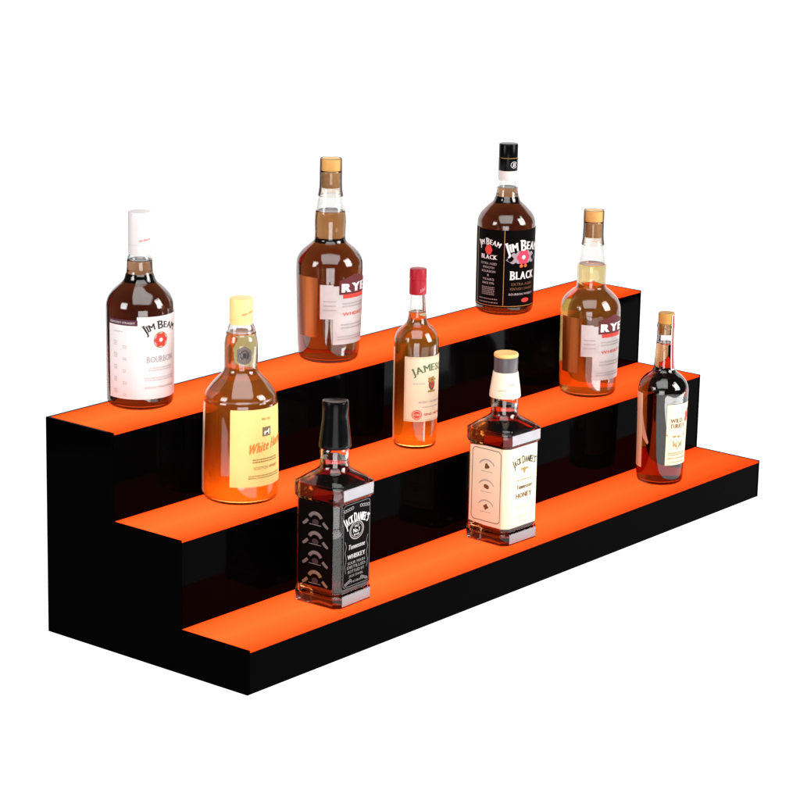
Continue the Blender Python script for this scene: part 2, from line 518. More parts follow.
# ------------------------------------------------------------------ bottle bodies
WALL = 2.6
def round_bottle(root, prof, fill, liquid, base_t=4, glass=GLASS, seg=96):
    """prof: (h, r) mm from the foot to the lip"""
    f = pchip(prof)
    top = prof[-1][0]
    hs = sorted(set([p[0] for p in prof] + [top*i/110 for i in range(111)]))
    outer = [(f(h), h) for h in hs]
    rin = lambda h: max(f(h)-WALL, 4)
    hin = [h for h in hs if h > base_t+5]
    inner = [(rin(h), h) for h in reversed(hin)]
    r0 = rin(base_t+6)
    floor_ = [(r0*.985, base_t+4.0), (r0*.93, base_t+1.6), (r0*.8, base_t+.4), (0, base_t+1.5)]
    foot = [(0, 3.0), (outer[0][0]*.6, 1.8), (outer[0][0]*.93, .2)]
    lathe('glass', foot+outer+[(outer[-1][0]-.6, top+.5), (inner[0][0]+.4, top+.5)]+inner+floor_, glass, root, seg)
    e = .22
    lq = [(0, base_t+1.5-e)] + [(r+e, z-e) for r, z in reversed(floor_[:-1])]
    lq += [(rin(h)+e, h) for h in hin if h < fill-.5] + [(rin(fill)+e, fill), (rin(fill)*.9, fill-.4), (0, fill-.5)]
    lathe('liquid', lq, liquid, root, seg)
    return f

def cap_lathe(name, prof, m, root):
    return sharp(lathe(name, prof, m, root, 64))

GROUP = 'liquor bottles standing on the lit steps'
ZS = (.0617, .1860, .3100)
def az_face(camaz, d): return R(camaz+d)

# 1 --- white cap, white label
def bottle_white():
    b = thing('whiskey_bottle', 'whiskey bottle with white cap and white label with red rosette, on top step', 'bottle', (.1401, .3330, ZS[2]+.0005), 0, GROUP)
    f = round_bottle(b, [(0, 40), (1.5, 43), (5, 45.6), (10, 46.5), (60, 46.9), (127, 47.3), (141, 47.2), (149, 45.6), (156, 42.2), (163, 36.4), (169, 30), (175, 23.6), (179.5, 21.2), (184, 20.1), (186.5, 18.9), (191, 18.3), (207, 17.6), (211, 16), (215, 14), (262, 13.4)], 205, DARKBOURBON)
    c = cap_lathe('cap', [(14.2, 213), (15.9, 213.2), (16.2, 214), (16.2, 226), (15.7, 226.4), (15.7, 227.4), (16.2, 227.8), (16.1, 270.4), (15.5, 272), (14.2, 272.4), (0, 272.6)], WCAP, b)
    S = Cyl(az_face(-135.4, 37), lambda v: 16.15); S.rref = 16.15
    Art(S, .15).text('Jim Beam', -3, 233, 17, 3.2, slant=.12, shear=.2).build('lettering', RED, c)
    S = Cyl(az_face(-135.4, 37), f); S.rref = 47
    lab = Art(S, .4).rect(-34.5, 62, 17, 133.5); lab.rect(-80, -34.5, 17, 121)
    L = lab.build('front_label', WHITE, b)
    Art(S, .45).rect(-80, -33.5, 121, 129).build('neck_strip', PURPLE, L)
    Art(S, .7).text('KENTUCKY STRAIGHT', -57, 123.4, 40, 2.8, bold=.02).build('lettering', SILVERI, L)
    Art(S, .7).text('JIM BEAM', 1.5, 117, 52, 8.6, arc=43, bold=.10, grow=.15, serif=True, big=(0, 4)).build('lettering', INK, L)
    rose(S, .7, 0, 100, 9.6, L, RED, WHITE)
    Art(S, .65).ring(0, 100, 11.5, 11.5, .88).build('emblem', GOLDI, L)
    Art(S, .6).ring(-17, 98, 7, 5).ring(17, 98, 7, 5).build('emblem', paper('pale_pink_ink', (.78, .68, .68)), L)
    Art(S, .7).text('BOURBON', 1, 69, 44, 8.4, bold=.06, serif=True).build('lettering', GREYINK, L)
    Art(S, .7).scribble(1, 61, 40, 1.7, 2, 1.6).scribble(1, 47, 50, 1.6, 2, 1.6).scribble(-62, 112, 16, 1.4, 1).build('lettering', PALEINK, L)
    a = Art(S, .7)
    for k in range(5): a.scribble(-67, 98-k*17, 6, 1.3, 3, 1.2).scribble(-52, 98-k*17-6, 6, 1.3, 2, 1.2)
    a.build('lettering', PALEINK, L)
    Art(S, .7).text('KENTUCKY STRAIGHT BOURBON', 1, 32, 50, 3, bold=.02).build('lettering', GREYINK, L)

# 2 --- yellow cap, yellow label
def bottle_yellow():
    b = thing('whiskey_bottle', 'orange whisky bottle with yellow cap and yellow label, on middle step', 'bottle', (.2078, .2051, ZS[1]+.0005), 0, GROUP)
    f = round_bottle(b, [(0, 47), (2, 50.4), (6, 52.3), (12, 53), (31, 53.1), (90, 52), (139, 50.8), (143, 50.2), (144.5, 49.6), (147, 49.8), (152, 48.2), (158, 44), (165, 38.6), (172, 32), (177.5, 27), (182, 24), (187, 23.2), (200, 23.6), (218, 23.4), (226, 22.4), (233, 20.8), (236, 20.9), (238, 19.8), (241, 19.4), (246, 17.6), (250, 15), (280, 14.5)], 236, ORANGE)
    c = cap_lathe('cap', [(15, 248), (16.3, 248.2), (16.5, 249), (16.5, 254.6), (16.1, 255), (16.1, 255.6), (16.5, 256), (16.3, 282.6), (15.8, 284), (14.6, 284.3), (0, 284.5)], YCAP, b)
    S = Cyl(az_face(-137.6, 30), lambda v: 16.4); S.rref = 16.4
    Art(S, .15).text('White Horse', 1, 263, 19, 3.8, slant=.28, shear=.3).build('lettering', REDOR, c)
    Art(Cyl2(f, az_face(-137.6, -158), 51.5), .4).rect(-78, 78, 10, 139).build('back_label', paper('cream_back_label', (.90, .78, .55)), b)  # wide back label added to bounce light back through the liquid
    # small shield moulded on the neck
    S = Cyl(az_face(-137.6, 12), f); S.rref = 23.4
    sh = Art(S, .45).poly([(-10, 216), (-10.5, 207), (-10, 200), (-6, 196), (0, 194.5), (6, 196), (10, 200), (10.5, 207), (10, 214), (5, 218), (0, 221), (-5, 218)]).build('neck_shield', paper('grey_foil', (.13, .10, .09), .35), b)
    Art(S, .7).arc(0, 208, 5.5, 6.5, -60, 250, 1).rect(-2, 2, 204, 211).build('emblem', INK, sh)
    S = Cyl(az_face(-137.6, 43), f); S.rref = 51.5
    L = Art(S, .4).rect(-53, 53, 27.5, 137).build('front_label', YELLOW, b)
    Art(S, .7).rect(-7, 8, 98, 111).build('emblem', paper('olive_ink', (.20, .14, .05)), L)
    Art(S, .95).poly([(-4, 100), (-4.6, 104), (-3, 106), (-1, 105), (2, 106), (4.5, 109), (6, 107), (5, 104), (5, 100), (3.5, 100), (3, 103), (-1, 103), (-2, 100)]).build('emblem', WHITE, L)
    Art(S, .7).text('White Horse', 4, 79, 66, 14, slant=.16, shear=.25, bold=.16).build('lettering', paper('orange_ink', (.82, .22, .03)), L)
    Art(S, .7).text('FINE OLD', 0, 121, 16, 3.4).scribble(0, 66, 44, 1.7, 2, 1.7).text('SCOTCH WHISKY', 2, 52, 44, 4).scribble(0, 43, 56, 1.4, 2, 1.6).build('lettering', GOLDI, L)

# 3 / 7 --- rye bottles with clear capsules over wooden stoppers
def bottle_rye(loc, camaz, label, liquid, fill, panel_rgb, prof):
    panel = streaked('amber_refraction', panel_rgb)
    b = thing('rye_bottle', label, 'bottle', loc, 0, GROUP)
    f = round_bottle(b, prof, fill, liquid)
    top = prof[-1][0]
    st = cap_lathe('stopper', [(0, top+.8), (13.2, top+.8), (15.6, top+.9), (15.9, top+1.6), (15.7, top+16.4), (15, top+17.6), (0, top+17.9)], WOOD, b)
    cap_lathe('cork', [(0, top-25), (12.6, top-25), (13.0, top-24), (13.0, top+.7), (0, top+.75)], CORK, st)
    hc = [top-37+i*2 for i in range(19)]
    lathe('capsule', [(f(h)+.5, h) for h in hc]+[(16.3, top+.6), (16.2, top+17.4), (15.6, top+18.4), (15.7, top+18.8), (16.6, top+17.6), (16.8, top+.6)]+[(f(h)+1.0, h) for h in reversed(hc)], CAPSULE, b, 64, closed=True)
    S = Cyl(az_face(camaz, 50), f); S.rref = 47
    lab = Art(S, .4).rect(-54, -35, 69, 121).rect(-35, 54, 30, 119)
    L = lab.build('front_label', GREYW, b)
    up = lambda u, v: (u, v + max(0, .30*(u+27)) * (1 if u < 0 else 0) + (8.1*(1-u/27) if u >= 0 else 0) if v > 112 else v)
    Art(S, .7).rect(-27, 27, 106, 127, 30, 6, lambda u, v: (u, 106+(v-106)*(1+(.45*(1-abs(u)/27))))).build('emblem', MAROON, L)
    Art(S, .72).rect(-21, 21, 100, 106).build('emblem', RED, L)
    Art(S, .95).text('RYE', 0, 109.5, 44, 13, bold=.22, serif=True).build('lettering', SILVERI, L)
    Art(S, .7).scribble(0, 92, 44, 2.0, 2, 2.4).scribble(-40, 96, 18, 1.6, 3, 5).scribble(2, 60, 50, 2.2, 2, 2.6).scribble(0, 42, 56, 1.6, 2, 2.2).build('lettering', GREYINK, L)
    Art(S, .7).text('WHISKEY', 2, 74, 46, 5, bold=.05, slant=.02).build('lettering', RED, L)
    Art(S, .6).ring(-22, 82, 9, 6, .8).ring(20, 84, 8, 6, .8).rect(-34, 50, 36, 37).build('emblem', PALEINK, L)
    Art(Cyl2(f, R(camaz-42), 47), .4).rect(-18, 18, 40, 131).build('side_label_or_refraction', panel, b)  # painted strip standing in for the back label glowing through the liquid

def Cyl2(f, a, rr):
    S = Cyl(a, f); S.rref = rr; return S

RYE3 = [(0, 40), (1.5, 42.6), (5, 44.6), (12, 45.6), (39, 47.2), (100, 49.2), (135, 49.9), (146, 49.7), (154, 47.6), (162, 42.6), (168, 36.5), (174, 29), (177.5, 25), (181, 23.5), (190, 23.2), (206, 23.7), (218, 23), (228, 21.8), (240, 19.6), (250, 17.3), (259, 16.2), (272, 15.9), (283, 15.9)]
RYE7 = [(0, 40), (1.5, 43), (5, 45), (12, 45.7), (35, 46.3), (100, 47.8), (131, 48.4), (142, 48), (150, 45.8), (157, 42), (163, 36.5), (168, 31), (171.5, 26), (175, 23.6), (186, 23.2), (206, 23.8), (214, 23), (230, 20.6), (244, 17.6), (255, 16), (270, 15.7), (280, 15.7)]

# 5 --- slim bottle, red cap
def bottle_slim():
    b = thing('whiskey_bottle', 'slim amber whiskey bottle with red cap and cream label, on middle step', 'bottle', (.5846, .1969, ZS[1]+.0005), 0, GROUP)
    f = round_bottle(b, [(0, 28.5), (1.2, 30.6), (4, 32), (9, 32.7), (23, 32.8), (46, 33.2), (100, 33.3), (157, 33.4), (163, 33), (169, 31.4), (175, 28.4), (180, 24.4), (184, 19.5), (187, 16.8), (190, 15.2), (196, 13.8), (210, 12.7), (226, 11.7), (234, 11), (266, 10.8)], 205, AMBER)
    c = cap_lathe('cap', [(11.2, 231), (12.5, 231.2), (12.8, 232), (12.7, 252), (12.2, 252.6), (12.2, 253.6), (12.8, 254.2), (12.8, 267.6), (12.2, 269.2), (11, 269.6), (0, 269.8)], RCAP, b)
    S = Cyl2(lambda v: 12.75, az_face(-141.3, 35), 12.75)
    Art(S, .15).text('JJ&S', 0, 237.5, 9, 4, slant=.3).build('lettering', paper('pale_pink_print', (.6, .3, .3)), c)
    S = Cyl2(f, az_face(-141.3, 50), 33.3)
    L = Art(S, .4).rect(-46.5, 46.5, 44, 142.5).build('front_label', IVORY, b)
    Art(S, .7).text('JAMESON', 0, 121, 67, 10.5, arc=75, bold=.10, serif=True).build('lettering', GREEN, L)
    Art(S, .7).ring(-3, 100, 6, 9, .0, 24).build('emblem', BROWNINK, L)
    Art(S, .75).ring(-3, 107, 7.4, 4.5, .3, 24, lambda a: 1+.16*math.cos(5*a)).rect(-10, 4, 88, 91).build('emblem', GOLDI, L)
    Art(S, .9).ring(-3, 100, 3.2, 5, .5, 24).build('emblem', RED, L)
    Art(S, .7).ring(-26.5, 54.5, 7.6, 7.6, 0).build('emblem', RED, L)
    Art(S, .9).ring(-26.5, 54.5, 6.2, 6.2, .86).text('1780', -26.5, 52.9, 8.5, 3.2).build('lettering', IVORY, L)
    Art(S, .7).text('SINE METU', 2, 53, 36, 3.4).build('lettering', RED, L)
    Art(S, .7).text('IRISH WHISKEY', -2, 72, 44, 3.4, bold=0).scribble(-24, 102, 18, 1.2, 1).scribble(-2, 66, 34, 1, 1).build('lettering', GREYINK, L)
    Art(S, .7).frame(-44.5, 44.5, 46, 140.5, .35, 1).build('border', GOLDI, L)
    Art(Cyl2(f, az_face(-141.3, -155), 33.3), .4).rect(-50, 50, 10, 152).build('back_label', paper('cream_back_paper', (.90, .80, .52)), b)  # added behind the liquid to reflect light and brighten it

# 6 --- black cap, black wrap label
def bottle_black():
    b = thing('whiskey_bottle', 'dark whiskey bottle with black cap and black wraparound label, on top step', 'bottle', (.9658, .3229, ZS[2]+.0005), 0, GROUP)
    f = round_bottle(b, [(0, 40), (1.5, 43), (5, 45.6), (10, 46.5), (60, 46.8), (139, 47), (147, 46.8), (154, 45), (161, 41.2), (167, 35.8), (173, 30), (178, 24), (181.5, 21.2), (185, 20.2), (188, 18.8), (194, 17.7), (208, 16.2), (213, 15.6), (220, 13.8), (264, 13.2)], 203, DARKBOURBON)
    cap_lathe('neck_band', [(13.7, 214.5), (15.5, 214.6), (15.7, 215.4), (15.6, 229.8), (13.6, 229.9)], WCAP, b)
    c = cap_lathe('cap', [(13.8, 230), (15.3, 230), (15.5, 230.6), (15.5, 250.6), (15.1, 251.1), (15.1, 251.8), (15.5, 252.2), (15.4, 271), (14.8, 272.6), (13.6, 273), (0, 273.2)], BCAP, b)
    S = Cyl2(lambda v: 15.55, az_face(-143.2, 38), 15.55)
    Art(S, .15).text('B', 0, 237, 5.5, 6, shear=.25).arc(0, 240, 5.8, 5, 20, 330, .7).build('lettering', SILVERI, c)
    Art(S, .12).rect(-24, 24, 250.2, 251).build('border', GOLDI, c)
    S = Cyl2(f, az_face(-143.2, 38), 46.9)
    L = Art(S, .4).rect(-98, 60, 14, 140).build('front_label', BLACKP, b)
    Art(S, .7).rect(-33.4, -32.4, 17, 140).rect(-85, -84, 17, 140).rect(-98, 60, 16, 17).build('border', GOLDI, L)
    Art(S, .7).text('JIM BEAM', 2, 108, 62, 13, arc=90, bold=.16, serif=True, big=(0, 4), bigk=1.4).build('lettering', SILVERI, L)
    Art(S, .7).poly([(-30, 92), (-20, 103), (-8, 107), (-4, 95), (-8, 86), (-20, 86)]).poly([(30, 92), (20, 103), (8, 107), (4, 95), (8, 86), (20, 86)]).build('emblem', paper('wing_grey_ink', (.30, .25, .29)), L)
    rose(S, .85, 0, 96, 11.5, L, PINK, SILVERI)
    Art(S, .85).ring(-4, 82, 3, 2.6).ring(4, 82, 3, 2.6).build('emblem', REDOR, L)
    Art(S, .7).text('BLACK', 1, 60.5, 46, 12.5, bold=.14, serif=True, big=(0,), bigk=1.15).build('lettering', SILVERI, L)
    Art(S, .7).text('EXTRA AGED', 0, 50.5, 40, 4.2).text('KENTUCKY STRAIGHT', 0, 43, 44, 4).build('lettering', BROWNINK, L)
    Art(S, .7).text('BOURBON WHISKEY', 0, 34.5, 48, 3.4).build('lettering', GREYINK, L)
    Art(S, .7).ring(6, 25.5, 8, 3.6).build('emblem', RED, L)
    q = -59.5
    Art(S, .7).text('JIM BEAM', q, 116, 38, 8, arc=38, bold=.14, serif=True, big=(0, 4)).text('BLACK', q, 92, 29, 7, bold=.14, serif=True).build('lettering', SILVERI, L)
    Art(S, .7).ring(q, 107, 6.5, 8, .0, 30, lambda a: 1+.07*math.cos(6*a)).build('emblem', RED, L)
    a = Art(S, .7)
    for k, (t, w) in enumerate((('EXTRA AGED', 30), ('SMOOTH', 22), ('BOURBON', 26), ('8', 3), ('YEARS', 22), ('SINCE 1795', 22))): a.text(t, q, 83-k*6.4, w, 3.5, bold=.03)
    a.build('lettering', GREYINK, L)
    Art(S, .7).scribble(q, 46, 24, 1.5, 5, 1.4).scribble(q, 27, 36, 1.6, 2, 4).build('lettering', DIMSILVER, L)

# 9 --- cork stopper, cream label with red bird
def bottle_cork():
    b = thing('bourbon_bottle', 'dark bourbon bottle with cork stopper and narrow cream label, at right end of bottom step', 'bottle', (1.0404, .0574, ZS[0]+.0005), 0, GROUP)
    f = round_bottle(b, [(0, 33), (1.3, 35), (4, 36.8), (12, 37.5), (60, 38.3), (140, 39.8), (149, 40), (156, 39.3), (162, 37.2), (168, 33.2), (173, 28.5), (177, 23), (180.5, 19), (185, 17.2), (195, 16), (218, 14.6), (238, 14), (251, 13.9), (252, 14.5), (256, 14.5), (257, 14)], 227, MAHOG)
    cap_lathe('cork', [(0, 240), (10.6, 240), (11.2, 241), (11.3, 257.6), (12.6, 257.7), (13.1, 258.4), (13.1, 273.4), (12.4, 274.6), (0, 274.9)], DARKWOOD, b)
    S = Cyl2(lambda v: f(v) if v < 257 else 13.9, az_face(-146.6, 52), 13.9)
    s_ = Art(S, .35).rect(-3.4, 3.4, 184, 273, 6, 40).build('tax_strip', paper('strip_white', (.72, .60, .58)), b)
    Art(S, .6).rect(-1.7, 1.9, 186, 272, 4, 40).build('border', paper('strip_red', (.30, .02, .03)), s_)
    S = Cyl2(f, az_face(-146.6, 46), 39)
    L = Art(S, .4).rect(-23.5, 26, 34, 134).build('front_label', IVORY, b)
    Art(S, .7).text('WILD', -6, 104, 22, 6.5, bold=.1, serif=True).text('TURKEY', -3, 95, 28, 6.8, bold=.1, serif=True).build('lettering', BROWNINK, L)
    Art(S, .7).text('101', -2, 64, 18, 8, bold=.02).band([(-12, 74), (-7, 66), (-2, 60), (3, 66), (8, 74)], 1.6).build('emblem', GOLDI, L)
    Art(S, .7).band([(-23, 84), (-10, 81), (0, 80.5), (12, 83), (26, 89)], [2.6, 3, 3.4, 3, 2.6]).build('emblem', GOLDI, L)
    Art(S, .75).poly([(11, 107), (14, 102), (19, 103), (23, 109), (24.5, 118), (22, 126), (19, 122), (18, 116), (15, 121), (12.5, 117), (13, 111)]).build('emblem', RED, L)
    Art(S, .7).scribble(-2, 54, 34, 1.4, 2, 1.6).text('KENTUCKY STRAIGHT BOURBON', 0, 44, 38, 2.6).scribble(0, 39, 30, 1.1, 1).build('lettering', GOLDI, L)
    S = Cyl2(f, az_face(-146.6, -101), 39)
    B = Art(S, .4).rect(-34, 34, 26, 148).build('back_label', paper('tan_back_paper', (.82, .60, .38)), b)
    Art(S, .45).poly([(34, 118), (37, 104), (40, 92), (45, 78), (48, 70), (46, 66), (42, 70), (36, 76), (34, 82)]).build('label_flap', paper('tan_flap', (.62, .34, .22)), B)

# 4 / 8 --- square bottles
def square_bottle(loc, rz, label, liquid):
    b = thing('square_whiskey_bottle', label, 'bottle', loc, rz, GROUP)
    H = [(0, 37.63, 8.96, 0.3), (1, 39.42, 8.96, 0.3), (2.6, 40.66, 8.96, 0.3), (3.4, 40.77, 8.96, 0.3), (18.5, 40.77, 8.96, 0.3), (19.6, 40.54, 8.96, 0.3), (21.5, 39.76, 8.96, 0.3), (22.5, 39.54, 8.96, 0.3), (23.5, 39.54, 8.96, 0.3), (60, 39.54, 8.96, 0.3), (147.6, 39.54, 8.96, 0.3), (148.6, 39.65, 8.96, 0.3), (150.4, 40.32, 8.96, 0.3), (152.6, 42.34, 9.41, 0.3), (153.6, 42.67, 9.52, 0.3), (154.6, 42.73, 9.52, 0.3), (169.4, 42.73, 9.52, 0.3), (170.4, 42.67, 9.52, 0.3), (171.4, 42.00, 9.52, 0.3), (172, 41.22, 9.52, 0.3)]
    top = [(172.8, 40.2, 9.6, .3), (176.5, 35.6, 10.2, .4), (181, 30, 12, .55), (185, 25.2, 15.5, .8), (188, 22.5, 19, .95), (190.5, 20.9, 20.9, 1), (193, 20.2, 20.2, 1), (200, 20.0, 20.0, 1), (214, 20.4, 20.4, 1), (218, 19, 19, 1), (222, 16, 16, 1), (272, 15, 15, 1)]
    outer = H+top
    inn = [(z, w-2.8, w-2.8, 1) for z, w, c, t in reversed(top) if t >= .95 and z > 189]
    inn += [(185.5, 20.8, 18, .95), (182, 24, 14, .8), (177, 29.4, 10.5, .6), (172.5, 34.2, 9, .4), (170.5, 35.6, 8.6, .35), (168, 36.1, 8.2, .3), (100, 36.1, 8.2, .3), (18.5, 36.1, 8.2, .3)]
    secs = [(2.6, 0, 0, 0), (.3, 34.6, 9.5, .4)]+outer+[(272.6, 14, 14, 1)]+[(272.6, inn[0][1]+.4, inn[0][1]+.4, 1)]+inn+[(15, 35.6, 8.2, .4), (12, 33.8, 9, .5), (10.4, 29, 10, .6), (10.8, 0, 0, 0)]
    sharp(loft('glass', secs, THICK, b), 28)
    e = .22
    lq = [(10.8-e, 0, 0, 0), (10.4-e, 29+e, 10, .6), (12-e, 33.8+e, 9, .5), (15-e, 35.6+e, 8.2, .4)] + [(z, w+e, min(c+e*t, w+e), t) for z, w, c, t in reversed(inn) if z < 204]
    lq += [(204, lq[-1][1], lq[-1][1], 1), (203.6, 0, 0, 0)]
    sharp(loft('liquid', lq, liquid, b), 28)
    Art(Flat(R(-90), 40.77), .25).rect(-29.6, 29.6, 4, 18.4).build('base_reflection', GREYREFL, b)  # pale reflection painted as a sheet on the base front
    Art(Flat(R(-90), 42.73), .25).rect(-31, 31, 154.6, 169.6).build('shoulder_reflection', GREYREFL, b)  # softbox reflection on the collar, painted as a grey sheet
    return b

def bottle_square_black():
    b = square_bottle((.2372, .0576, ZS[0]+.0005), R(2), 'square whiskey bottle with tall black cap and black labels, on bottom step', TENN)
    c = cap_lathe('cap', [(20.4, 218.6), (22.2, 218.8), (22.6, 219.8), (22.5, 224), (21.2, 236), (20, 246), (18.6, 258), (18.2, 264), (18.2, 281.5), (17.6, 283.4), (16.4, 284), (15, 283.4), (0, 283.2)], BCAP, b)
    F, Lf = Flat(R(-90), 39.6), Flat(R(180), 39.6)
    L = Art(F, .35).rrect(-29, 29, 28, 149, 2).build('front_label', BLACKP, b)
    Art(F, .6).text("JACK DANIEL'S", 0, 121, 46, 11, arc=42, bold=.16, grow=.1, serif=True, big=(0, 5), bigk=1.25).build('lettering', SILVERI, L)
    Art(F, .6).ring(0, 108, 15, 13, .9).ring(0, 108, 12, 10.2, .93).build('emblem', GREYINK, L)
    Art(F, .6).text('OLD', 0, 112.5, 9, 3).text('No.7', 0, 105, 14, 6, bold=.05).text('BRAND', 0, 100.6, 11, 2.6).build('lettering', SILVERI, L)
    Art(F, .6).text('Tennessee', 0, 82.5, 34, 7, bold=.14, shear=.2).text('WHISKEY', 0, 69, 36, 6.2, bold=.14, serif=True).build('lettering', paper('silver_print', (.46, .44, .44)), L)
    Art(F, .6).text('SOUR MASH', 0, 61, 36, 4, bold=.05).text('DISTILLED', 0, 55, 38, 4.2, bold=.05).text('BOTTLED BY', 0, 48.5, 34, 4.2, bold=.05).text("JACK DANIEL", 0, 42.5, 30, 3.4).text('LYNCHBURG', 0, 34, 28, 3).build('lettering', DIMSILVER, L)
    a = Art(F, .6).frame(-27.4, 27.4, 30, 147, .6, 3)
    for s in (-1, 1):
        for k in range(4): a.ring(s*(9+k*5), 141-k*.6, 3, 2.4, .55, 16).ring(s*(22-k*3.4), 34+k*1.4, 2.4, 2, .5, 14)
        a.band([(s*24, 96), (s*21, 88), (s*24, 80), (s*21, 70), (s*24, 60), (s*22, 50)], .7)
    a.build('border', DIMSILVER, L)
    S = Art(Lf, .35).rrect(-29, 29, 28, 149, 2).build('side_label_or_refraction', BLACKP, b)
    for k in range(4):
        v = 127-k*28; m = COPPERI if k < 3 else paper('dim_amber_ink', (.17, .11, .055))
        Art(Lf, .6).arc(0, v-6, 11, 11.5, 28, 152, 5.2).build('emblem', m, S)
        Art(Lf, .6).band([(-21, v-12.5), (-16.5, v-9.5), (-12.5, v-5.5)], [3.4, 4.6, 4.0]).build('emblem', m, S)
        Art(Lf, .6).band([(21, v-12.5), (16.5, v-9.5), (12.5, v-5.5)], [3.4, 4.6, 4.0]).build('emblem', m, S)
        Art(Lf, .6).ring(0, v-7, 5.5, 4.2, .0, 20).build('emblem', paper('dim_plum_ink', (.03, .018, .022)), S)
        Art(Lf, .8).text(('GOLD MEDAL', 'AWARD', 'EXPO', 'FAIR')[k], 0, v+4.6, 15, 2.4, arc=13).scribble(0, v-11, 20, .9, 1).build('lettering', BLACKP if 0 else DIMSILVER, S)

def bottle_square_cream():
    b = square_bottle((.6222, .0585, ZS[0]+.0005), R(-1.5), 'square whiskey bottle with cream neck sleeve and cream labels, on bottom step', HONEYL)
    cap_lathe('stopper', [(0, 277.4), (17.6, 277.4), (18, 278), (18, 281.4), (17.2, 282.8), (14, 283.2), (13, 282.8), (0, 282.6)], WOOD, b)
    cap_lathe('cap_band', [(0, 255.4), (17.5, 255.4), (17.6, 256), (17.6, 276.8), (0, 276.9)], GREYBAND, b)
    c = cap_lathe('neck_sleeve', [(20.8, 217.4), (22.9, 217.5), (23.2, 218.4), (22.6, 226), (21.2, 236), (19.4, 248), (18.6, 254), (18.2, 255.2), (15.5, 255.3)], CREAMCAP, b)
    fs = pchip([(217, 23.25), (226, 22.65), (236, 21.25), (248, 19.45), (255, 18.3)])
    Sn = Cyl2(fs, R(-105), 21)
    Art(Sn, .2).text('Honey', -2, 237, 13, 4.2, slant=.12, shear=.2).build('lettering', GREYINK, c)
    Art(Sn, .2).rect(-24, -6, 229.6, 230.3).build('border', GREYINK, c)
    F, Lf = Flat(R(-90), 39.6), Flat(R(180), 39.6)
    # one sheet wraps side and front round the corner
    prof = section(39.54+.4, 8.96, .3, 8)
    a0, verts, faces = None, [], []
    pts = [p for p in prof if True]
    ang = [(math.degrees(math.atan2(y, x))) % 360 for x, y in pts]
    order = sorted(range(len(pts)), key=lambda i: ang[i])
    strip = [pts[i] for i in order if 143 < ang[i] < 307]
    strip = [(-35.7, 31)]*0+strip
    n = len(strip)
    zs = (27.5, 60, 100, 149)
    for j, z in enumerate(zs):
        for i, (x, y) in enumerate(strip):
            k = (2.6 if i == 0 else 0)
            zz = z+(k if j == 0 else (-k if j == 3 else 0))
            verts.append((x*MM, y*MM, zz*MM))
    for j in range(3):
        for i in range(n-1): faces.append((j*n+i, j*n+i+1, (j+1)*n+i+1, (j+1)*n+i))
    L = link('front_label', verts, faces, CREAM, b)
    F = Flat(R(-90), 39.98); Lf = Flat(R(180), 39.98)
    Art(F, .3).text("JACK DANIEL'S", .5, 124, 47, 9.5, arc=50, bold=.14, grow=.1, serif=True, big=(0, 5), bigk=1.25).build('lettering', INK, L)
    Art(F, .3).text('Tennessee', 1, 84.5, 34, 6.6, bold=.14, shear=.2).build('lettering', paper('sepia_ink', (.12, .055, .02)), L)
    Art(F, .3).text('HONEY', 1, 71, 34, 7, bold=.12, serif=True).build('lettering', BROWNINK, L)
    Art(F, .3).ring(1, 112, 2.4, 5, 0, 16).ring(-4, 114.5, 4, 2, .3, 16).ring(6, 114.5, 4, 2, .3, 16).scribble(1, 98, 34, 1.3, 1).build('emblem', GOLDI, L)
    Art(F, .3).scribble(1, 60, 34, 1.2, 3, 1.6).scribble(1, 44, 30, 1.2, 2, 1.6).scribble(1, 35, 38, 1.0, 1).build('lettering', PALEINK, L)
    Art(Lf, .3).frame(-24, 27, 34, 144, .8, 4).build('border', INK, L)
    for k, v in enumerate((118, 87, 56)):
        Art(Lf, .3).arc(2, v-4, 15, 14, 30, 150, 1.6).scribble(2, v-8, 20, .9, 1).build('lettering', GREYINK, L)
        Art(Lf, .3).ring(2, v, 4, 4, 0, 18, lambda a, k=k: 1+.22*math.cos((3, 2, 4)[k]*a+.6)).build('emblem', BROWNINK, L)
    # thin second label edge on the front
    Art(F, .25).rect(-25.9, -25.4, 30, 146).build('border', paper('fold_line', (.62, .47, .33)), L)

bottle_white(); bottle_yellow()
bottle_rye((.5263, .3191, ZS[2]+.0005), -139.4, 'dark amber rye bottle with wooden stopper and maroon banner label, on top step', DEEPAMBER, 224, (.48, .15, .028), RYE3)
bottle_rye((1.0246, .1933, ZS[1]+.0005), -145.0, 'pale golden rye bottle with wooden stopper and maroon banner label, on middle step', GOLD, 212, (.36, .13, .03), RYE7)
bottle_slim(); bottle_black(); bottle_cork(); bottle_square_black(); bottle_square_cream()

# ------------------------------------------------------------------ stepped shelf
W_, D1, D2, D3 = 1.2504, .12315, .12544, .12755
YB = (0, D1, D1+D2, D1+D2+D3)
shelf = thing('display_shelf', 'black three step bottle display shelf with glowing orange treads', 'shelf')
T = .0048; TT = .0032
def side(x0):
    out = [(0, 0), (YB[3], 0), (YB[3], ZS[2]), (YB[2], ZS[2]), (YB[2], ZS[1]), (YB[1], ZS[1]), (YB[1], ZS[0]), (0, ZS[0])]
    bm = bmesh.new()
    f = bm.faces.new([bm.verts.new((x0, y, z)) for y, z in out])
    r = bmesh.ops.extrude_face_region(bm, geom=[f])
    for v in r['geom']:
        if isinstance(v, bmesh.types.BMVert): v.co.x += T
    bmesh.ops.recalc_face_normals(bm, faces=bm.faces)
    bmesh.ops.bevel(bm, geom=[e for e in bm.edges], offset=.0004, segments=1, affect='EDGES')
    return bm_obj('side_panel', bm, ACRS, shelf)
side(0); side(W_-T)
z0 = 0
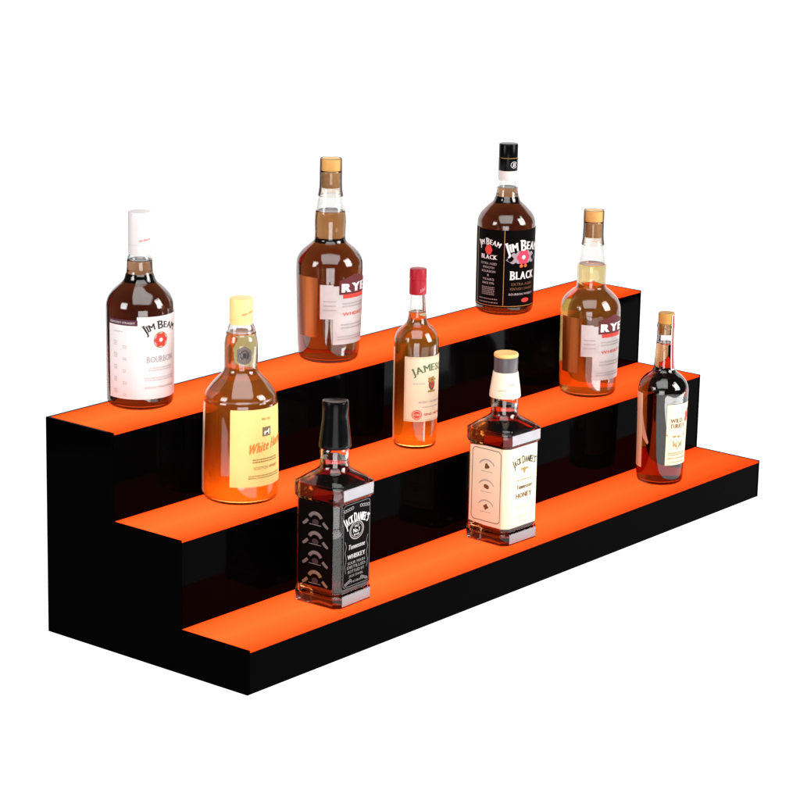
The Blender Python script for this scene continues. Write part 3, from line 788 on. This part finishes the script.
for k in range(3):
    zt = ZS[k]-TT-.0002
    bm_obj('riser', box_mesh(T+.0002, W_-T-.0002, YB[k]+.0004, YB[k]+.0004+T, max(0, z0-TT-.004), zt, .0002), ACRF if k == 0 else ACR, shelf)
    bm_obj('tread', box_mesh(T+.0002, W_-T-.0002, YB[k]-.0006, YB[k+1]+(.0002 if k < 2 else -T-.0002), ZS[k]-TT, ZS[k]-.0001, .0005), LIT, shelf)
    z0 = ZS[k]+.0002
bm_obj('back_panel', box_mesh(T+.0002, W_-T-.0002, YB[3]-T, YB[3]-.0004, 0, ZS[2], .0003), ACR, shelf)

# ------------------------------------------------------------------ white sweep (floor curving up into the backdrop)
def sweep():
    """floor at z=0 curving up, facing the camera's diagonal"""
    d = Vector((.777, .63)); s = Vector((.63, -.777)); c0 = Vector((.62, .2))
    prof = [(-1.3+1.9*i/10, 0) for i in range(11)]
    rad = .7; BACK = .6
    prof += [(BACK+rad*math.sin(a), rad-rad*math.cos(a)) for a in [R(90)*i/16 for i in range(1, 17)]]
    prof += [(BACK+rad, 1.25)]
    verts, faces = [], []
    xs = [-1.45+2.9*i/12 for i in range(13)]
    for a, z in prof:
        for x in xs:
            p = c0+d*a+s*x; verts.append((p.x, p.y, z-.0005))
    n = len(xs)
    for j in range(len(prof)-1):
        for i in range(n-1): faces.append((j*n+i, j*n+i+1, (j+1)*n+i+1, (j+1)*n+i))
    o = link('white_backdrop', verts, faces, SWEEP, None, True)
    o['kind'] = 'structure'
sweep()

# ------------------------------------------------------------------ lamps
def area(name, loc, target, sx, sy, power, rgb=(1, 1, 1)):
    l = bpy.data.lights.new(name, 'AREA'); l.shape = 'RECTANGLE'; l.size = sx; l.size_y = sy; l.energy = power; l.color = rgb
    o = bpy.data.objects.new(name, l); col.objects.link(o); o.location = loc
    o.rotation_euler = (Vector(target)-Vector(loc)).to_track_quat('-Z', 'Y').to_euler()
def flat_area(name, loc, rz, sx, sy, power):
    l = bpy.data.lights.new(name, 'AREA'); l.shape = 'RECTANGLE'; l.size = sx; l.size_y = sy; l.energy = power
    o = bpy.data.objects.new(name, l); col.objects.link(o); o.location = loc; o.rotation_euler = (math.pi, 0, rz)
area('key_softbox', (1.8, -2.7, 1.6), (.6, .15, .3), 1.5, 2.2, 118)
area('overhead_softbox', (-.25, -.50, 1.85), (.6, .2, .45), 1.9, 1.75, 34)
area('low_strip', (-.62, -.80, .19), (.6, .2, .24), .8, .36, 4.5)
flat_area('table_strip', (1.35, -.52, .004), 0, 1.6, .25, 9.5)
area('left_softbox', (-2.3, .9, 1.1), (.5, .2, .3), 1.0, 1.2, 34)
flat_area('front_table_strip', (-.42, -.55, .004), R(-50), .8, .5, 5)

# unseen lamps added under the clearest middle-step bottles so their liquid glows
for x, y, r_, L_ in ((.2078, .2051, .042, 20), (.5846, .1969, .026, 18), (1.0246, .1933, .034, 7)):
    l = bpy.data.lights.new('bottle_glow_lamp', 'AREA'); l.shape = 'DISK'; l.size = 2*r_; l.energy = math.pi*math.pi*r_*r_*L_; l.color = (1, .38, .10)
    o = bpy.data.objects.new('bottle_glow_lamp', l); col.objects.link(o); o.location = (x, y, ZS[1]+.0003); o.rotation_euler = (math.pi, 0, 0)

w = bpy.data.worlds.new('World'); sc.world = w; w.use_nodes = True
bg = w.node_tree.nodes['Background']; bg.inputs[0].default_value = (1, .98, .96, 1); bg.inputs[1].default_value = .05

# ------------------------------------------------------------------ camera
cam = bpy.data.cameras.new('camera'); co = bpy.data.objects.new('camera', cam); col.objects.link(co)
f = Vector((.75169, .60897, -.25322)); r = Vector((.63346, -.77351, .02023)); u = Vector((.18355, .17561, .9672))
M = Matrix(((r.x, u.x, -f.x, -2.5197), (r.y, u.y, -f.y, -2.2885), (r.z, u.z, -f.z, 1.2955), (0, 0, 0, 1)))
co.matrix_world = M
cam.sensor_width = 36; cam.lens = 123.904; cam.clip_end = 100; cam.clip_start = .05
sc.camera = co

sc.view_settings.view_transform = 'Standard'; sc.view_settings.look = 'None'; sc.view_settings.exposure = 0
cy = sc.cycles
cy.volume_bounces = 8; cy.max_bounces = 24; cy.transmission_bounces = 24; cy.glossy_bounces = 8; cy.diffuse_bounces = 4; cy.transparent_max_bounces = 16
cy.use_denoising = True
cy.sample_clamp_indirect = 20
cy.caustics_refractive = True; cy.caustics_reflective = False
